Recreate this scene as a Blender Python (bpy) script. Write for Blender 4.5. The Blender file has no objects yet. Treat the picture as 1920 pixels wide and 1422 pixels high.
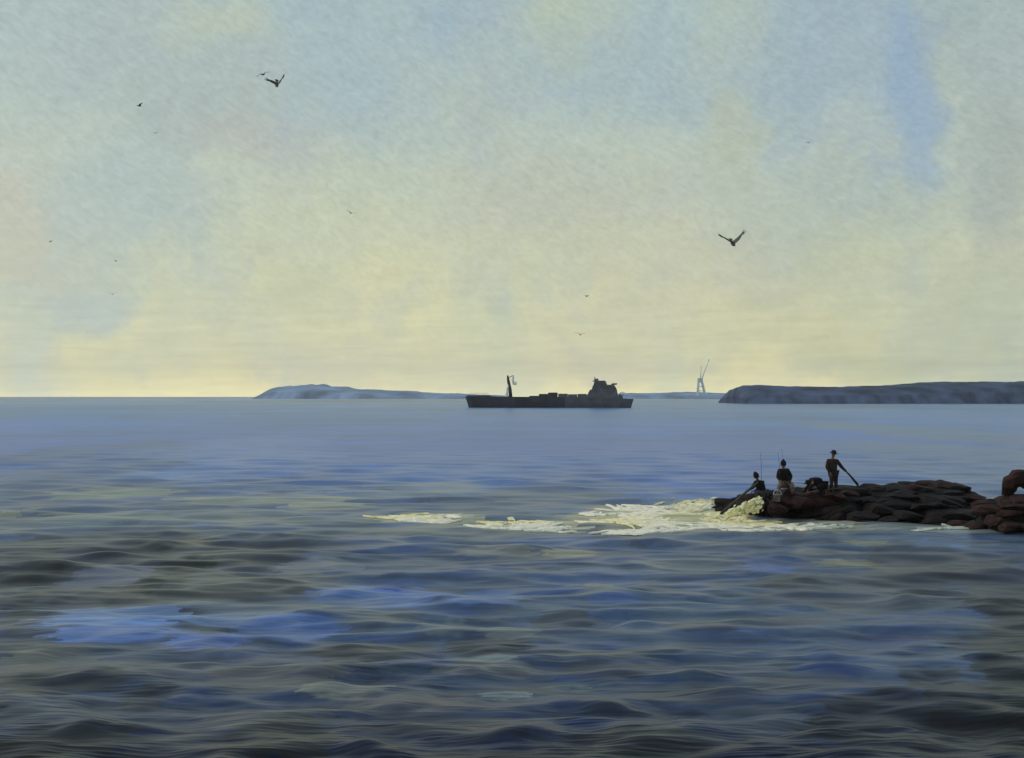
import bpy, bmesh, math, random
import numpy as np
from mathutils import Vector, Matrix, noise

random.seed(7); rng = np.random.default_rng(7)
scene = bpy.context.scene
col = scene.collection
R = math.radians

# ------------------------------------------------------------------ camera
F = 2059.0          # focal length in photograph pixels (1920 wide)
H = 5.4             # eye height above the sea
HY = 742.0          # photograph row of the true horizon
cam_d = bpy.data.cameras.new('camera'); cam = bpy.data.objects.new('camera', cam_d); col.objects.link(cam)
cam_d.sensor_width = 36.0; cam_d.lens = 36.0 * F / 1920.0
cam_d.shift_y = (HY - 711.0) / 1920.0
cam_d.clip_start = 0.1; cam_d.clip_end = 30000
cam.location = (0, 0, H); cam.rotation_euler = (R(90), 0, 0)
scene.camera = cam

def P(px, py, d):
    """point at distance d (along +Y) seen at pixel px,py"""
    return Vector(((px - 960) / F * d, d, H + (HY - py) / F * d))
def sea_d(py):
    return F * H / (py - HY)

def lin(r, g, b):
    f = lambda c: (c / 255 / 12.92) if c / 255 <= 0.04045 else ((c / 255 + 0.055) / 1.055) ** 2.4
    return (f(r), f(g), f(b), 1.0)

# ------------------------------------------------------------------ view, world, sun
scene.render.engine = 'CYCLES'
scene.view_settings.view_transform = 'Standard'; scene.view_settings.look = 'None'
scene.view_settings.exposure = 0.0; scene.view_settings.gamma = 1.0
scene.view_settings.use_curve_mapping = False
scene.cycles.volume_bounces = 0; scene.cycles.max_bounces = 4

SUN_EL, SUN_AZ = R(38), R(-78)
world = bpy.data.worlds.new('World'); scene.world = world; world.use_nodes = True

def build_sky():
    nt = world.node_tree; nt.nodes.clear(); N, L = nt.nodes, nt.links
    def new(t, **k):
        n = N.new(t)
        for a, b in k.items(): setattr(n, a, b)
        return n
    def math_(op, a, b=None, clamp=False):
        n = new('ShaderNodeMath', operation=op, use_clamp=clamp)
        for i, v in enumerate((a, b)):
            if v is None: continue
            if isinstance(v, (int, float)): n.inputs[i].default_value = v
            else: L.new(v, n.inputs[i])
        return n.outputs[0]
    def mixc(fac, a, b, mode='MIX'):
        n = new('ShaderNodeMix', data_type='RGBA', blend_type=mode)
        for i, v in ((0, fac), (6, a), (7, b)):
            if isinstance(v, (int, float)): n.inputs[i].default_value = v
            elif isinstance(v, tuple): n.inputs[i].default_value = v
            else: L.new(v, n.inputs[i])
        return n.outputs[2]
    tc = new('ShaderNodeTexCoord')
    sep = new('ShaderNodeSeparateXYZ'); L.new(tc.outputs['Generated'], sep.inputs[0])
    az = math_('ARCTAN2', sep.outputs[0], sep.outputs[1])
    hyp = math_('SQRT', math_('ADD', math_('MULTIPLY', sep.outputs[0], sep.outputs[0]), math_('MULTIPLY', sep.outputs[1], sep.outputs[1])))
    el = math_('ARCTAN2', sep.outputs[2], hyp)
    comb = new('ShaderNodeCombineXYZ'); L.new(az, comb.inputs[0]); L.new(el, comb.inputs[1])
    # ragged cloud edges
    nz = new('ShaderNodeTexNoise'); nz.inputs['Scale'].default_value = 8; nz.inputs['Detail'].default_value = 7; nz.inputs['Roughness'].default_value = .62
    L.new(comb.outputs[0], nz.inputs['Vector'])
    off = new('ShaderNodeVectorMath', operation='SUBTRACT'); L.new(nz.outputs['Color'], off.inputs[0]); off.inputs[1].default_value = (.5, .5, .5)
    sc = new('ShaderNodeVectorMath', operation='SCALE'); L.new(off.outputs[0], sc.inputs[0]); sc.inputs['Scale'].default_value = 0.17
    wrp = new('ShaderNodeVectorMath', operation='ADD'); L.new(comb.outputs[0], wrp.inputs[0]); L.new(sc.outputs[0], wrp.inputs[1])
    W = wrp.outputs[0]
    sw = new('ShaderNodeSeparateXYZ'); L.new(W, sw.inputs[0])
    # base veil of the sky: from the horizon to the zenith
    mr = new('ShaderNodeMapRange'); L.new(sw.outputs[1], mr.inputs[0]); mr.inputs[1].default_value = 0.0; mr.inputs[2].default_value = 1.5
    ramp = new('ShaderNodeValToRGB'); L.new(mr.outputs[0], ramp.inputs[0])
    stops = [(0.0, (231, 221, 165)), (0.045, (220, 217, 170)), (0.09, (203, 208, 178)), (0.14, (189, 201, 187)),
             (0.19, (177, 195, 191)), (0.245, (169, 191, 195)), (0.45, (156, 177, 190)), (1.0, (140, 164, 188))]
    cr = ramp.color_ramp
    while len(cr.elements) < len(stops): cr.elements.new(0.5)
    for e, (p, c) in zip(cr.elements, stops): e.position = p; e.color = lin(*c)
    c = ramp.outputs[0]
    # broad drifting tones all round the sky
    def tones(scale, colr, lo, hi, amt, seed):
        mp = new('ShaderNodeMapping'); mp.inputs['Location'].default_value = (seed, seed * 1.7, 0); mp.inputs['Scale'].default_value = (1.35, 1.0, 1)
        L.new(W, mp.inputs[0])
        t = new('ShaderNodeTexNoise'); t.inputs['Scale'].default_value = scale; t.inputs['Detail'].default_value = 3; t.inputs['Roughness'].default_value = .55
        L.new(mp.outputs[0], t.inputs['Vector'])
        m = new('ShaderNodeMapRange', interpolation_type='SMOOTHSTEP'); L.new(t.outputs[0], m.inputs[0])
        m.inputs[1].default_value = lo; m.inputs[2].default_value = hi; m.inputs[3].default_value = 0; m.inputs[4].default_value = amt
        return mixc(m.outputs[0], c, lin(*colr))
    c = tones(6.0, (190, 201, 178), .48, .68, .55, 3.1)
    c = tones(7.5, (156, 174, 188), .50, .70, .34, 19.3)
    c = tones(5.0, (184, 191, 183), .54, .72, .35, 23.7)
    # cloud patches in view: px, py, half width px, half height px, colour, amount
    patches = [
        (250, 60, 260, 110, (180, 195, 192), .6), (60, 420, 70, 120, (198, 194, 178), .6), (30, 330, 55, 60, (204, 199, 184), .5),
        (390, 190, 110, 90, (170, 183, 183), .6), (480, 265, 75, 55, (186, 184, 178), .55), (660, 190, 130, 80, (162, 186, 200), .6),
        (420, 20, 80, 45, (196, 206, 178), .7), (700, 45, 120, 110, (160, 186, 204), .6), (860, 40, 60, 60, (152, 180, 206), .5),
        (1040, 30, 60, 70, (190, 202, 172), .7), (1160, 110, 150, 70, (160, 184, 200), .6), (1200, 170, 210, 50, (166, 188, 198), .6),
        (1560, 90, 170, 120, (148, 174, 200), .7), (1700, 190, 46, 150, (132, 166, 212), .85), (1690, 300, 40, 60, (150, 178, 208), .7),
        (1380, 230, 70, 60, (186, 196, 172), .7), (1370, 300, 80, 70, (184, 194, 174), .6), (1890, 350, 60, 120, (160, 166, 164), .75),
        (1850, 120, 110, 160, (160, 178, 182), .6), (1640, 400, 240, 80, (166, 184, 182), .6), (1560, 500, 90, 60, (192, 198, 164), .65),
        (1420, 490, 90, 70, (186, 190, 174), .6), (1300, 560, 150, 60, (205, 200, 172), .55), (1060, 350, 130, 60, (192, 196, 178), .7),
        (900, 380, 90, 110, (196, 198, 178), .6), (190, 400, 70, 110, (172, 193, 200), .65), (330, 390, 90, 120, (168, 190, 200), .65),
        (140, 540, 60, 34, (166, 188, 200), .65), (570, 540, 90, 40, (208, 208, 166), .7), (1090, 640, 130, 80, (216, 208, 172), .6),
        (760, 690, 260, 45, (216, 210, 172), .6), (1480, 620, 130, 60, (202, 200, 158), .65), (1630, 660, 110, 50, (206, 204, 146), .8),
        (1850, 620, 110, 90, (182, 192, 166), .7), (1780, 560, 120, 60, (184, 190, 168), .5), (30, 640, 60, 110, (186, 203, 196), .6),
        (1100, 460, 130, 80, (200, 198, 174), .5), (1120, 700, 90, 30, (224, 208, 160), .6), (420, 620, 200, 60, (204, 208, 182), .5),
    ]
    for (px, py, rx, ry, colr, amt) in patches:
        a0 = math.atan((px - 960) / F); e0 = math.atan((HY - py) / F * math.cos(a0))
        s = new('ShaderNodeVectorMath', operation='SUBTRACT'); L.new(W, s.inputs[0]); s.inputs[1].default_value = (a0, e0, 0)
        m = new('ShaderNodeVectorMath', operation='MULTIPLY'); L.new(s.outputs[0], m.inputs[0])
        m.inputs[1].default_value = (F / rx / 1.15, F / ry / 1.15, 0)
        ln = new('ShaderNodeVectorMath', operation='LENGTH'); L.new(m.outputs[0], ln.inputs[0])
        q = new('ShaderNodeMapRange', interpolation_type='SMOOTHSTEP'); L.new(ln.outputs['Value'], q.inputs[0])
        q.inputs[1].default_value = 1.5; q.inputs[2].default_value = 0.3; q.inputs[3].default_value = 0; q.inputs[4].default_value = amt * .9
        colr = tuple(a * .72 + b * .28 for a, b in zip(colr, (178, 187, 174)))
        c = mixc(q.outputs[0], c, lin(*colr))
    # fine ripple of thin high cloud: streaks near the horizon, mottled higher up
    def ripple(scale_xyz, nscale, amt, rot, fade=None, dist=0.0):
        mp = new('ShaderNodeMapping', vector_type='TEXTURE'); mp.inputs['Rotation'].default_value = (0, 0, rot); mp.inputs['Scale'].default_value = scale_xyz
        L.new(comb.outputs[0], mp.inputs[0])
        t = new('ShaderNodeTexNoise'); t.inputs['Scale'].default_value = nscale; t.inputs['Detail'].default_value = 2.5
        t.inputs['Distortion'].default_value = dist
        L.new(mp.outputs[0], t.inputs['Vector'])
        v = math_('MULTIPLY', math_('SUBTRACT', t.outputs[0], .5), amt)
        if fade is not None: v = math_('MULTIPLY', v, fade)
        return v
    low = new('ShaderNodeMapRange'); L.new(el, low.inputs[0]); low.inputs[1].default_value = .15; low.inputs[2].default_value = .0
    high = math_('SUBTRACT', 1.0, low.outputs[0])
    v = math_('ADD', ripple((9, .75, 1), 140, .46, R(1), low.outputs[0], .5), ripple((1.9, 1.0, 1), 230, .34, R(-28), high, .6))
    v = math_('ADD', v, ripple((1.6, 1, 1), 70, .20, R(12), None, .8))
    v = math_('ADD', v, math_('MULTIPLY', math_('EXPONENT', math_('MULTIPLY', math_('MAXIMUM', el, 0.0), -42.0)), .66))
    v = math_('ADD', v, math_('MULTIPLY', math_('EXPONENT', math_('MULTIPLY', math_('MAXIMUM', el, 0.0), -11.0)), .23))
    v = math_('ADD', v, 1.0)
    cv = new('ShaderNodeCombineXYZ'); [L.new(v, cv.inputs[i]) for i in range(3)]
    c = mixc(1.0, c, cv.outputs[0], 'MULTIPLY')
    b1 = new('ShaderNodeBackground'); L.new(c, b1.inputs[0]); b1.inputs[1].default_value = 1.0
    sky = new('ShaderNodeTexSky'); sky.sky_type = 'NISHITA'; sky.sun_disc = False
    sky.sun_elevation = SUN_EL; sky.sun_rotation = SUN_AZ; sky.air_density = 1.0; sky.dust_density = 2.0
    b0 = new('ShaderNodeBackground'); L.new(sky.outputs[0], b0.inputs[0]); b0.inputs[1].default_value = 0.07
    ms = new('ShaderNodeMixShader'); ms.inputs[0].default_value = 0.92
    L.new(b0.outputs[0], ms.inputs[1]); L.new(b1.outputs[0], ms.inputs[2])
    out = new('ShaderNodeOutputWorld'); L.new(ms.outputs[0], out.inputs[0])
build_sky()

sun_d = bpy.data.lights.new('sun', 'SUN'); sun_d.energy = 1.4; sun_d.angle = R(14); sun_d.color = (1.0, .9, .72)
sun = bpy.data.objects.new('sun', sun_d); col.objects.link(sun)
sdir = Vector((math.sin(SUN_AZ) * math.cos(SUN_EL), math.cos(SUN_AZ) * math.cos(SUN_EL), math.sin(SUN_EL)))
sun.rotation_euler = sdir.to_track_quat('Z', 'Y').to_euler(); sun.location = sdir * 100

# ------------------------------------------------------------------ helpers
def mat(name, c, rough=.8, var=.35, scale=3.0, bump=.3, bscale=None, c2=None, spec=.3, stretch=(1, 1, 1)):
    m = bpy.data.materials.new(name); m.use_nodes = True
    nt = m.node_tree; N, L = nt.nodes, nt.links
    b = N['Principled BSDF']; b.inputs['Roughness'].default_value = rough; b.inputs['Specular IOR Level'].default_value = spec
    tc = N.new('ShaderNodeTexCoord'); mp = N.new('ShaderNodeMapping'); mp.inputs['Scale'].default_value = stretch
    L.new(tc.outputs['Object'], mp.inputs[0])
    t = N.new('ShaderNodeTexNoise'); t.inputs['Scale'].default_value = scale; t.inputs['Detail'].default_value = 6
    L.new(mp.outputs[0], t.inputs['Vector'])
    r = N.new('ShaderNodeValToRGB')
    a = tuple(max(0, x * (1 - var)) for x in c[:3]) + (1,)
    e = tuple(x * (1 + var) for x in (c2 or c)[:3]) + (1,)
    r.color_ramp.elements[0].position = .35; r.color_ramp.elements[0].color = a
    r.color_ramp.elements[1].position = .66; r.color_ramp.elements[1].color = e
    L.new(t.outputs[0], r.inputs[0]); L.new(r.outputs[0], b.inputs['Base Color'])
    if bump:
        t2 = N.new('ShaderNodeTexNoise'); t2.inputs['Scale'].default_value = bscale or scale * 4; t2.inputs['Detail'].default_value = 5
        L.new(mp.outputs[0], t2.inputs['Vector'])
        bp = N.new('ShaderNodeBump'); bp.inputs['Strength'].default_value = bump; bp.inputs['Distance'].default_value = .05
        L.new(t2.outputs[0], bp.inputs['Height']); L.new(bp.outputs[0], b.inputs['Normal'])
    return m

def tag(o, label=None, cat=None, group=None, kind=None):
    for k, v in (('label', label), ('category', cat), ('group', group), ('kind', kind)):
        if v: o[k] = v
    return o
def empty(name, loc=(0, 0, 0), rz=0.0):
    o = bpy.data.objects.new(name, None); col.objects.link(o); o.location = loc; o.rotation_euler = (0, 0, rz)
    o.empty_display_size = .2
    return o
def link(name, me, m=None, parent=None, smooth=False):
    if m is not None and not me.materials: me.materials.append(m)
    if smooth: me.shade_smooth()
    o = bpy.data.objects.new(name, me); col.objects.link(o)
    if parent is not None: o.parent = parent
    return o
def from_bm(name, bm, m, parent=None, smooth=False):
    bmesh.ops.recalc_face_normals(bm, faces=bm.faces)
    me = bpy.data.meshes.new(name); bm.to_mesh(me); bm.free()
    return link(name, me, m, parent, smooth)

def box(bm, x0, x1, y0, y1, z0, z1, bev=0.0, taper=None):
    vs = [bm.verts.new(p) for p in ((x0, y0, z0), (x1, y0, z0), (x1, y1, z0), (x0, y1, z0), (x0, y0, z1), (x1, y0, z1), (x1, y1, z1), (x0, y1, z1))]
    if taper:
        dx0, dx1 = taper
        vs[4].co.x += dx0; vs[7].co.x += dx0; vs[5].co.x += dx1; vs[6].co.x += dx1
    fs = [bm.faces.new([vs[i] for i in q]) for q in ((0, 3, 2, 1), (4, 5, 6, 7), (0, 1, 5, 4), (1, 2, 6, 5), (2, 3, 7, 6), (3, 0, 4, 7))]
    if bev:
        es = list({e for f in fs for e in f.edges})
        bmesh.ops.bevel(bm, geom=es, offset=bev, segments=2, affect='EDGES', profile=.6)
def tube(bm, pts, rad, n=8):
    pts = [Vector(p) for p in pts]
    rad = rad if isinstance(rad, (list, tuple)) else [rad] * len(pts)
    rings = []
    for i, p in enumerate(pts):
        d = (pts[min(i + 1, len(pts) - 1)] - pts[max(i - 1, 0)]).normalized()
        a = d.orthogonal().normalized() if abs(d.z) < .999 else Vector((1, 0, 0)); b = d.cross(a)
        rings.append([bm.verts.new(p + (a * math.cos(k * 2 * math.pi / n) + b * math.sin(k * 2 * math.pi / n)) * rad[i]) for k in range(n)])
    # align ring starts to avoid twisting
    for i in range(1, len(rings)):
        best = min(range(n), key=lambda s: sum((rings[i][(k + s) % n].co - rings[i - 1][k].co).length for k in range(n)))
        rings[i] = rings[i][best:] + rings[i][:best]
        rev = [rings[i][0]] + rings[i][:0:-1]
        if sum((rev[k].co - rings[i - 1][k].co).length for k in range(n)) < sum((rings[i][k].co - rings[i - 1][k].co).length for k in range(n)) - 1e-6: rings[i] = rev
        for k in range(n):
            bm.faces.new((rings[i - 1][k], rings[i - 1][(k + 1) % n], rings[i][(k + 1) % n], rings[i][k]))
    bm.faces.new(rings[0][::-1]); bm.faces.new(rings[-1])
def lathe(bm, prof, n=16, c=(0, 0, 0), cap0=True, cap1=True):
    rings = [[bm.verts.new((c[0] + r * math.cos(k * 2 * math.pi / n), c[1] + r * math.sin(k * 2 * math.pi / n), c[2] + z)) for k in range(n)] for r, z in prof]
    for a, b in zip(rings, rings[1:]):
        for k in range(n): bm.faces.new((a[k], a[(k + 1) % n], b[(k + 1) % n], b[k]))
    if cap0: bm.faces.new(rings[0][::-1])
    if cap1: bm.faces.new(rings[-1])

# ------------------------------------------------------------------ the sea
SEA_FAR = 4600.0
WAVES = []
for i in range(34):
    lam = .85 * (5.5 / .85) ** (i / 33.0) * random.uniform(.92, 1.08)
    th = random.gauss(0.06, .27)              # travel direction away from +Y
    k = 2 * math.pi / lam
    WAVES.append((lam, k * math.sin(th), k * math.cos(th), random.uniform(0, 6.283), .0060 * lam ** .9 * (.55 + .45 * (lam / 5.5) ** .4)))
def swell(x, y):
    x = np.asarray(x, float); y = np.asarray(y, float)
    d = np.maximum(np.abs(y), 8.0)
    step = d * d / (H * F) * 1.1
    z = np.zeros(np.broadcast(x, y).shape)
    for lam, kx, ky, ph, a in WAVES:
        att = np.clip((lam / np.maximum(step, 1e-3) - 2.5) / 4.0, 0, 1)
        s = np.sin(kx * x + ky * y + ph)
        z += a * att * (s + .35 * s * s - .17)
    return z
def sea_z(x, y): return float(swell(x, y))

def build_sea():
    py = np.concatenate([np.linspace(HY + F * H / SEA_FAR, 1500, 800), np.linspace(1506, 2400, 60)])
    ys = F * H / (py - HY)
    ys = np.concatenate([ys, [5.0, 2.0, -6.0, -30.0, -120.0, -400.0]])[::-1]
    inner = np.linspace(-.50, .50, 900)
    us = np.concatenate([-np.geomspace(1.6, .51, 50), inner, np.geomspace(.51, 1.6, 50)])
    s = np.where(ys > 6.7, ys, 6.7 + (6.7 - ys))
    X = us[None, :] * s[:, None]; Y = np.repeat(ys[:, None], len(us), 1)
    D = np.maximum(Y, 5.0)
    PXY = 960 + F * X / D; PYY = HY + F * H / D
    Z = swell(X, Y)
    # water tint by distance: clear blue offshore, duller and darker inshore
    # (colours noted as they read in daylight; alb() takes off the sheen the surface adds)
    sh = [(16, (.014, .019, .027)), (20, (.018, .025, .034)), (27, (.027, .037, .046)), (36, (.054, .070, .072)), (80, (.094, .106, .088)), (400, (.145, .153, .110))]
    def alb(rgb, d):
        sp = [np.interp(math.log(d), [math.log(a) for a, _ in sh], [c[i] for _, c in sh]) for i in range(3)]
        t_ = tuple(max(.004, .18 * l_, (l_ - s_) / .68) for l_, s_ in zip(lin(*rgb)[:3], sp))
        return (min(t_[0], t_[1] * 1.05), t_[1], max(t_[2], t_[1] * .55))
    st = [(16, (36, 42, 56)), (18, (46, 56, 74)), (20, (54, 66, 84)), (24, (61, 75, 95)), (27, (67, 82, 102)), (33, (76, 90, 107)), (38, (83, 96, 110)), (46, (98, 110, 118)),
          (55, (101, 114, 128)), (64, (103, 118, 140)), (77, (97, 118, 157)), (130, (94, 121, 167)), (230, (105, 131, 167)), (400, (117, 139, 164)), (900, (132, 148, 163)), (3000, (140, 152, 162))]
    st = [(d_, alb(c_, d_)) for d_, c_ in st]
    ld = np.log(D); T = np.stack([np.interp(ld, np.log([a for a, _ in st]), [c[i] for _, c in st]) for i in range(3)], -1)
    base0 = T.copy()
    nrow, ncol = X.shape
    rows_y = ys
    # brush-like strokes of tint: water colours, and sky reflections painted into the base colour
    def stroke(cx, cy, L_, W_, colr, alpha, lift=0.0, bend=0.0, soft=.35, seed=0.0, mult=False, dry=1.0):
        i0, i1 = np.searchsorted(rows_y, [cy - W_, cy + W_])
        if i1 <= i0 + 1: i0 = max(i0 - 1, 0); i1 = min(i1 + 1, nrow)
        ya = max(cy - W_, 6.7); yb = max(cy + W_, 6.7)
        cand = [(cx - L_) / ya, (cx - L_) / yb, (cx + L_) / ya, (cx + L_) / yb]
        j0, j1 = np.searchsorted(us, [min(cand), max(cand)])
        if j1 <= j0 or i1 <= i0: return
        x = X[i0:i1, j0:j1]; y = Y[i0:i1, j0:j1]
        v = (y - cy) / W_
        # ragged ends: each thread of the stroke stops at its own place
        e1 = 1 + (.35 + .65 * dry) * (.20 * np.sin(11 * v + seed) + .13 * np.sin(27 * v + 2.3 * seed) + .08 * np.sin(61 * v + seed * 5))
        u = (x - cx) / L_ * (1 + .16 * (e1 - 1) / .2) + .06 * np.sin(4 * v + seed); v = v + bend * (u * u - .4) + .05 * np.sin(5 * u + seed * 2)
        edge = 1 - np.abs(v) / np.maximum(1e-3, (1 - np.clip(np.abs(u), 0, 1) ** 2.6) ** .6)
        rag = (.4 + .6 * dry) * .16 * np.sin(9.1 * v + seed) + .12 * np.sin(23 * v + 1.7 * seed + 2 * u) + .08 * np.sin(13 * u + seed * 3)
        m = np.clip((edge + rag * .6) / soft, 0, 1); m = m * m * (3 - 2 * m)
        if dry: m = m * np.clip(.92 + .30 * np.sin(19 * v + 1.2 * np.sin(1.7 * u + seed) + seed * 2) * np.sin(7.3 * v + seed) + .2 * np.sin(47 * v + 2 * u + seed), .5, 1)
        m *= (np.abs(u) < 1)
        brist = 1 + .16 * np.sin(31 * v + 3 * np.sin(2.5 * u + seed)) * np.cos(17 * v + seed)
        t = T[i0:i1, j0:j1]; c_ = np.array(colr[:3])
        tgt = (base0[i0:i1, j0:j1] * c_ if mult else c_) * brist[..., None]
        a_ = (alpha * m)[..., None]
        T[i0:i1, j0:j1] = t * (1 - a_) + tgt * a_
        if lift: Z[i0:i1, j0:j1] += lift * np.clip(1 - u * u - v * v, 0, 1) ** 2
    pal = [((.72, .98, 1.6), .18), ((1.4, 1.42, 1.35), .22), ((.66, .66, .68), .22), ((1.25, 1.3, 1.35), .22), ((.85, 1.0, 1.25), .16)]
    cum = np.cumsum([w for _, w in pal])
    spots = []
    for n in range(2600):
        py_ = HY + 60 + (rng.random() ** .75) * 760; d = sea_d(py_)
        spots.append(d)
    spots.sort(reverse=True)
    for d in spots:
        cx = rng.uniform(-.56, .56) * d
        g = 1 + max(0, d - 18) / 38
        L_ = rng.uniform(.45, 1.6) * g ** .9; W_ = rng.uniform(.22, .62) * g ** 1.05
        k = int(np.searchsorted(cum, rng.random() * cum[-1]))
        fade = min(1, 60 / d); tn = pal[k][0]
        if d > 45: q_ = min(.75, (d - 45) / 40); tn = tuple(a * (1 - q_) + q_ * (.35 * a + .65 * sum(tn) / 3) for a in tn)
        stroke(cx, d, L_, W_, tn, rng.uniform(.45, .95) * fade, rng.uniform(.01, .045) * min(1, 40 / d) * W_ / .5, rng.uniform(-.7, .7), rng.uniform(.12, .4), rng.uniform(0, 6), True, dry=rng.choice([0.0, 0.0, .6]))
    for n in range(420):       # long streaks of varied tone far out
        d = sea_d(HY + 7 + 85 * rng.random() ** 1.2); cx = rng.uniform(-.55, .55) * d
        k = rng.uniform(.62, 1.38); tone = (k, k, k * rng.uniform(.95, 1.15)) if rng.random() < .75 else (1.1 * k, 1.08 * k, .85 * k)
        stroke(cx, d, rng.uniform(.02, .10) * d, d * d / (H * F) * rng.uniform(1.0, 4.5), tone, rng.uniform(.3, .8), 0.0, rng.uniform(-.2, .2), .5, rng.uniform(0, 6), True, dry=0.0)
    # water tints and painted-in sky reflections seen in the photograph, from their place on the water: x0, x1, y0, y1 px, albedo, alpha
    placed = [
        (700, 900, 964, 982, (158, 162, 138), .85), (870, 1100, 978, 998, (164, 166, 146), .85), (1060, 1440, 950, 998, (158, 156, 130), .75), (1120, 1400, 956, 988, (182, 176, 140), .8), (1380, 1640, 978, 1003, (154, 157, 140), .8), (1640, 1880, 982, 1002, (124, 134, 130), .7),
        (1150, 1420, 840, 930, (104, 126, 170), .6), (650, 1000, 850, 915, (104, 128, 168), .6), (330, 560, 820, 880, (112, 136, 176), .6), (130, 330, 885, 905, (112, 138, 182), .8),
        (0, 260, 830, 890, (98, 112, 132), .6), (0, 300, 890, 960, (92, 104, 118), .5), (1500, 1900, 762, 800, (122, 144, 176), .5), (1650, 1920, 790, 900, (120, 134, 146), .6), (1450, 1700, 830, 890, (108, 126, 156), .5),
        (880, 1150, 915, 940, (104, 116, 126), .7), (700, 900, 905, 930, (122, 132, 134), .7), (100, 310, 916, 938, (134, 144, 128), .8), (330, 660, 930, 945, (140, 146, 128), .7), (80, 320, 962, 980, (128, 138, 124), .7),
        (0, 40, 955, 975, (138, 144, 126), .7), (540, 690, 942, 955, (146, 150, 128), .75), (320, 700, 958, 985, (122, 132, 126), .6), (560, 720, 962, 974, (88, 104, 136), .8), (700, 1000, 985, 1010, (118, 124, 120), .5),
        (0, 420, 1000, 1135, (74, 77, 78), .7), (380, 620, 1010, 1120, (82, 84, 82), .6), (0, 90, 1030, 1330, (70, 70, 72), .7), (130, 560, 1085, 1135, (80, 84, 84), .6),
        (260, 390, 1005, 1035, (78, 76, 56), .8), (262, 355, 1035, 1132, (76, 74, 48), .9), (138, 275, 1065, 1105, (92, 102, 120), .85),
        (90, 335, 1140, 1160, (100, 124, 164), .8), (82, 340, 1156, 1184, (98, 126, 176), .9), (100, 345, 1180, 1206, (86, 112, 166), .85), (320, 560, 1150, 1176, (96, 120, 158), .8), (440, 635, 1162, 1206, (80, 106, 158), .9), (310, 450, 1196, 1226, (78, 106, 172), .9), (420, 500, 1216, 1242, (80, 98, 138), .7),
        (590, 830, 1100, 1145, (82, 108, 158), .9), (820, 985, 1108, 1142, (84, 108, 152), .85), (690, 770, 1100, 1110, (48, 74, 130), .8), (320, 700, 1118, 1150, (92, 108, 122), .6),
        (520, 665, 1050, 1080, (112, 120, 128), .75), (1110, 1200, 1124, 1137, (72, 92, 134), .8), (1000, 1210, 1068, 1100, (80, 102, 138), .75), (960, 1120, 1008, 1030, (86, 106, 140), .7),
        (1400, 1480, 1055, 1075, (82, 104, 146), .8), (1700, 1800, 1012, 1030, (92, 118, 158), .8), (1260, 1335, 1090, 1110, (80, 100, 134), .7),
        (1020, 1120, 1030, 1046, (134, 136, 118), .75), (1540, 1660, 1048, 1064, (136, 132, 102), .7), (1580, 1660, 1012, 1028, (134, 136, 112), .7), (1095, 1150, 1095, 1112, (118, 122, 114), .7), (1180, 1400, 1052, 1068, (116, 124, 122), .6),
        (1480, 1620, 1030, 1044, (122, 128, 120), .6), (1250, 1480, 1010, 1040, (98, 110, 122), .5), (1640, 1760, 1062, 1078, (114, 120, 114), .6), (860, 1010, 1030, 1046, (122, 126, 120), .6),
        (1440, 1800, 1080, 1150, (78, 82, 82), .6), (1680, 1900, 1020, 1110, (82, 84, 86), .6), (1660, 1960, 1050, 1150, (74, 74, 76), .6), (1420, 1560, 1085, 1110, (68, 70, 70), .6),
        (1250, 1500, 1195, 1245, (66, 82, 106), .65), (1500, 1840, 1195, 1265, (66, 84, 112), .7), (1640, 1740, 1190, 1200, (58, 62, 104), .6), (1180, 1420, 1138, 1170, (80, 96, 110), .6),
        (1840, 2010, 1120, 1445, (38, 35, 36), .95), (1770, 1970, 1260, 1445, (42, 41, 44), .85), (1540, 1860, 1320, 1445, (46, 47, 56), .85),  # dark right-hand corner: shading painted into the water tint
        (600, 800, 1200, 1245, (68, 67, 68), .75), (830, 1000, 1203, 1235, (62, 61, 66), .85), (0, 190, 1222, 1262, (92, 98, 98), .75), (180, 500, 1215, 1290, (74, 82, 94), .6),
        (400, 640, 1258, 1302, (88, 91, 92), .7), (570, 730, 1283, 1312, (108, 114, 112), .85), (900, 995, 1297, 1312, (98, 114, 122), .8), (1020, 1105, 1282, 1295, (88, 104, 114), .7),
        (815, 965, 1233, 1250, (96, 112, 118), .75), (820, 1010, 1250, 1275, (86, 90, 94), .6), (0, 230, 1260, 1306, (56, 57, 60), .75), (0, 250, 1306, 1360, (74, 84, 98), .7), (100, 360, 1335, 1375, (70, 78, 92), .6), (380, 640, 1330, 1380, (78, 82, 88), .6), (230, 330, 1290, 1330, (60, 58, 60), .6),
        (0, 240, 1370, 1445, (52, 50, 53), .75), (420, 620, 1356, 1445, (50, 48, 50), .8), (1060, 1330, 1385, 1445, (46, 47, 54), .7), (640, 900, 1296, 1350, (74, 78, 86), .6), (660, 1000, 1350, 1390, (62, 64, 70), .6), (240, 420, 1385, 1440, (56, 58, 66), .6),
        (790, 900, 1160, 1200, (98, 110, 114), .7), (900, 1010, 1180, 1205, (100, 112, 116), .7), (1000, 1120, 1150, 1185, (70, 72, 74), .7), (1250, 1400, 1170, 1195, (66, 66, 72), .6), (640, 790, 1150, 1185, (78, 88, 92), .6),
        (1000, 1200, 1225, 1245, (78, 86, 94), .6), (1180, 1440, 1290, 1330, (62, 68, 78), .6), (1300, 1520, 1330, 1380, (70, 80, 92), .6), (1040, 1240, 1245, 1275, (62, 64, 70), .7), (1440, 1640, 1265, 1310, (60, 68, 82), .6),
    ]
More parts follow.
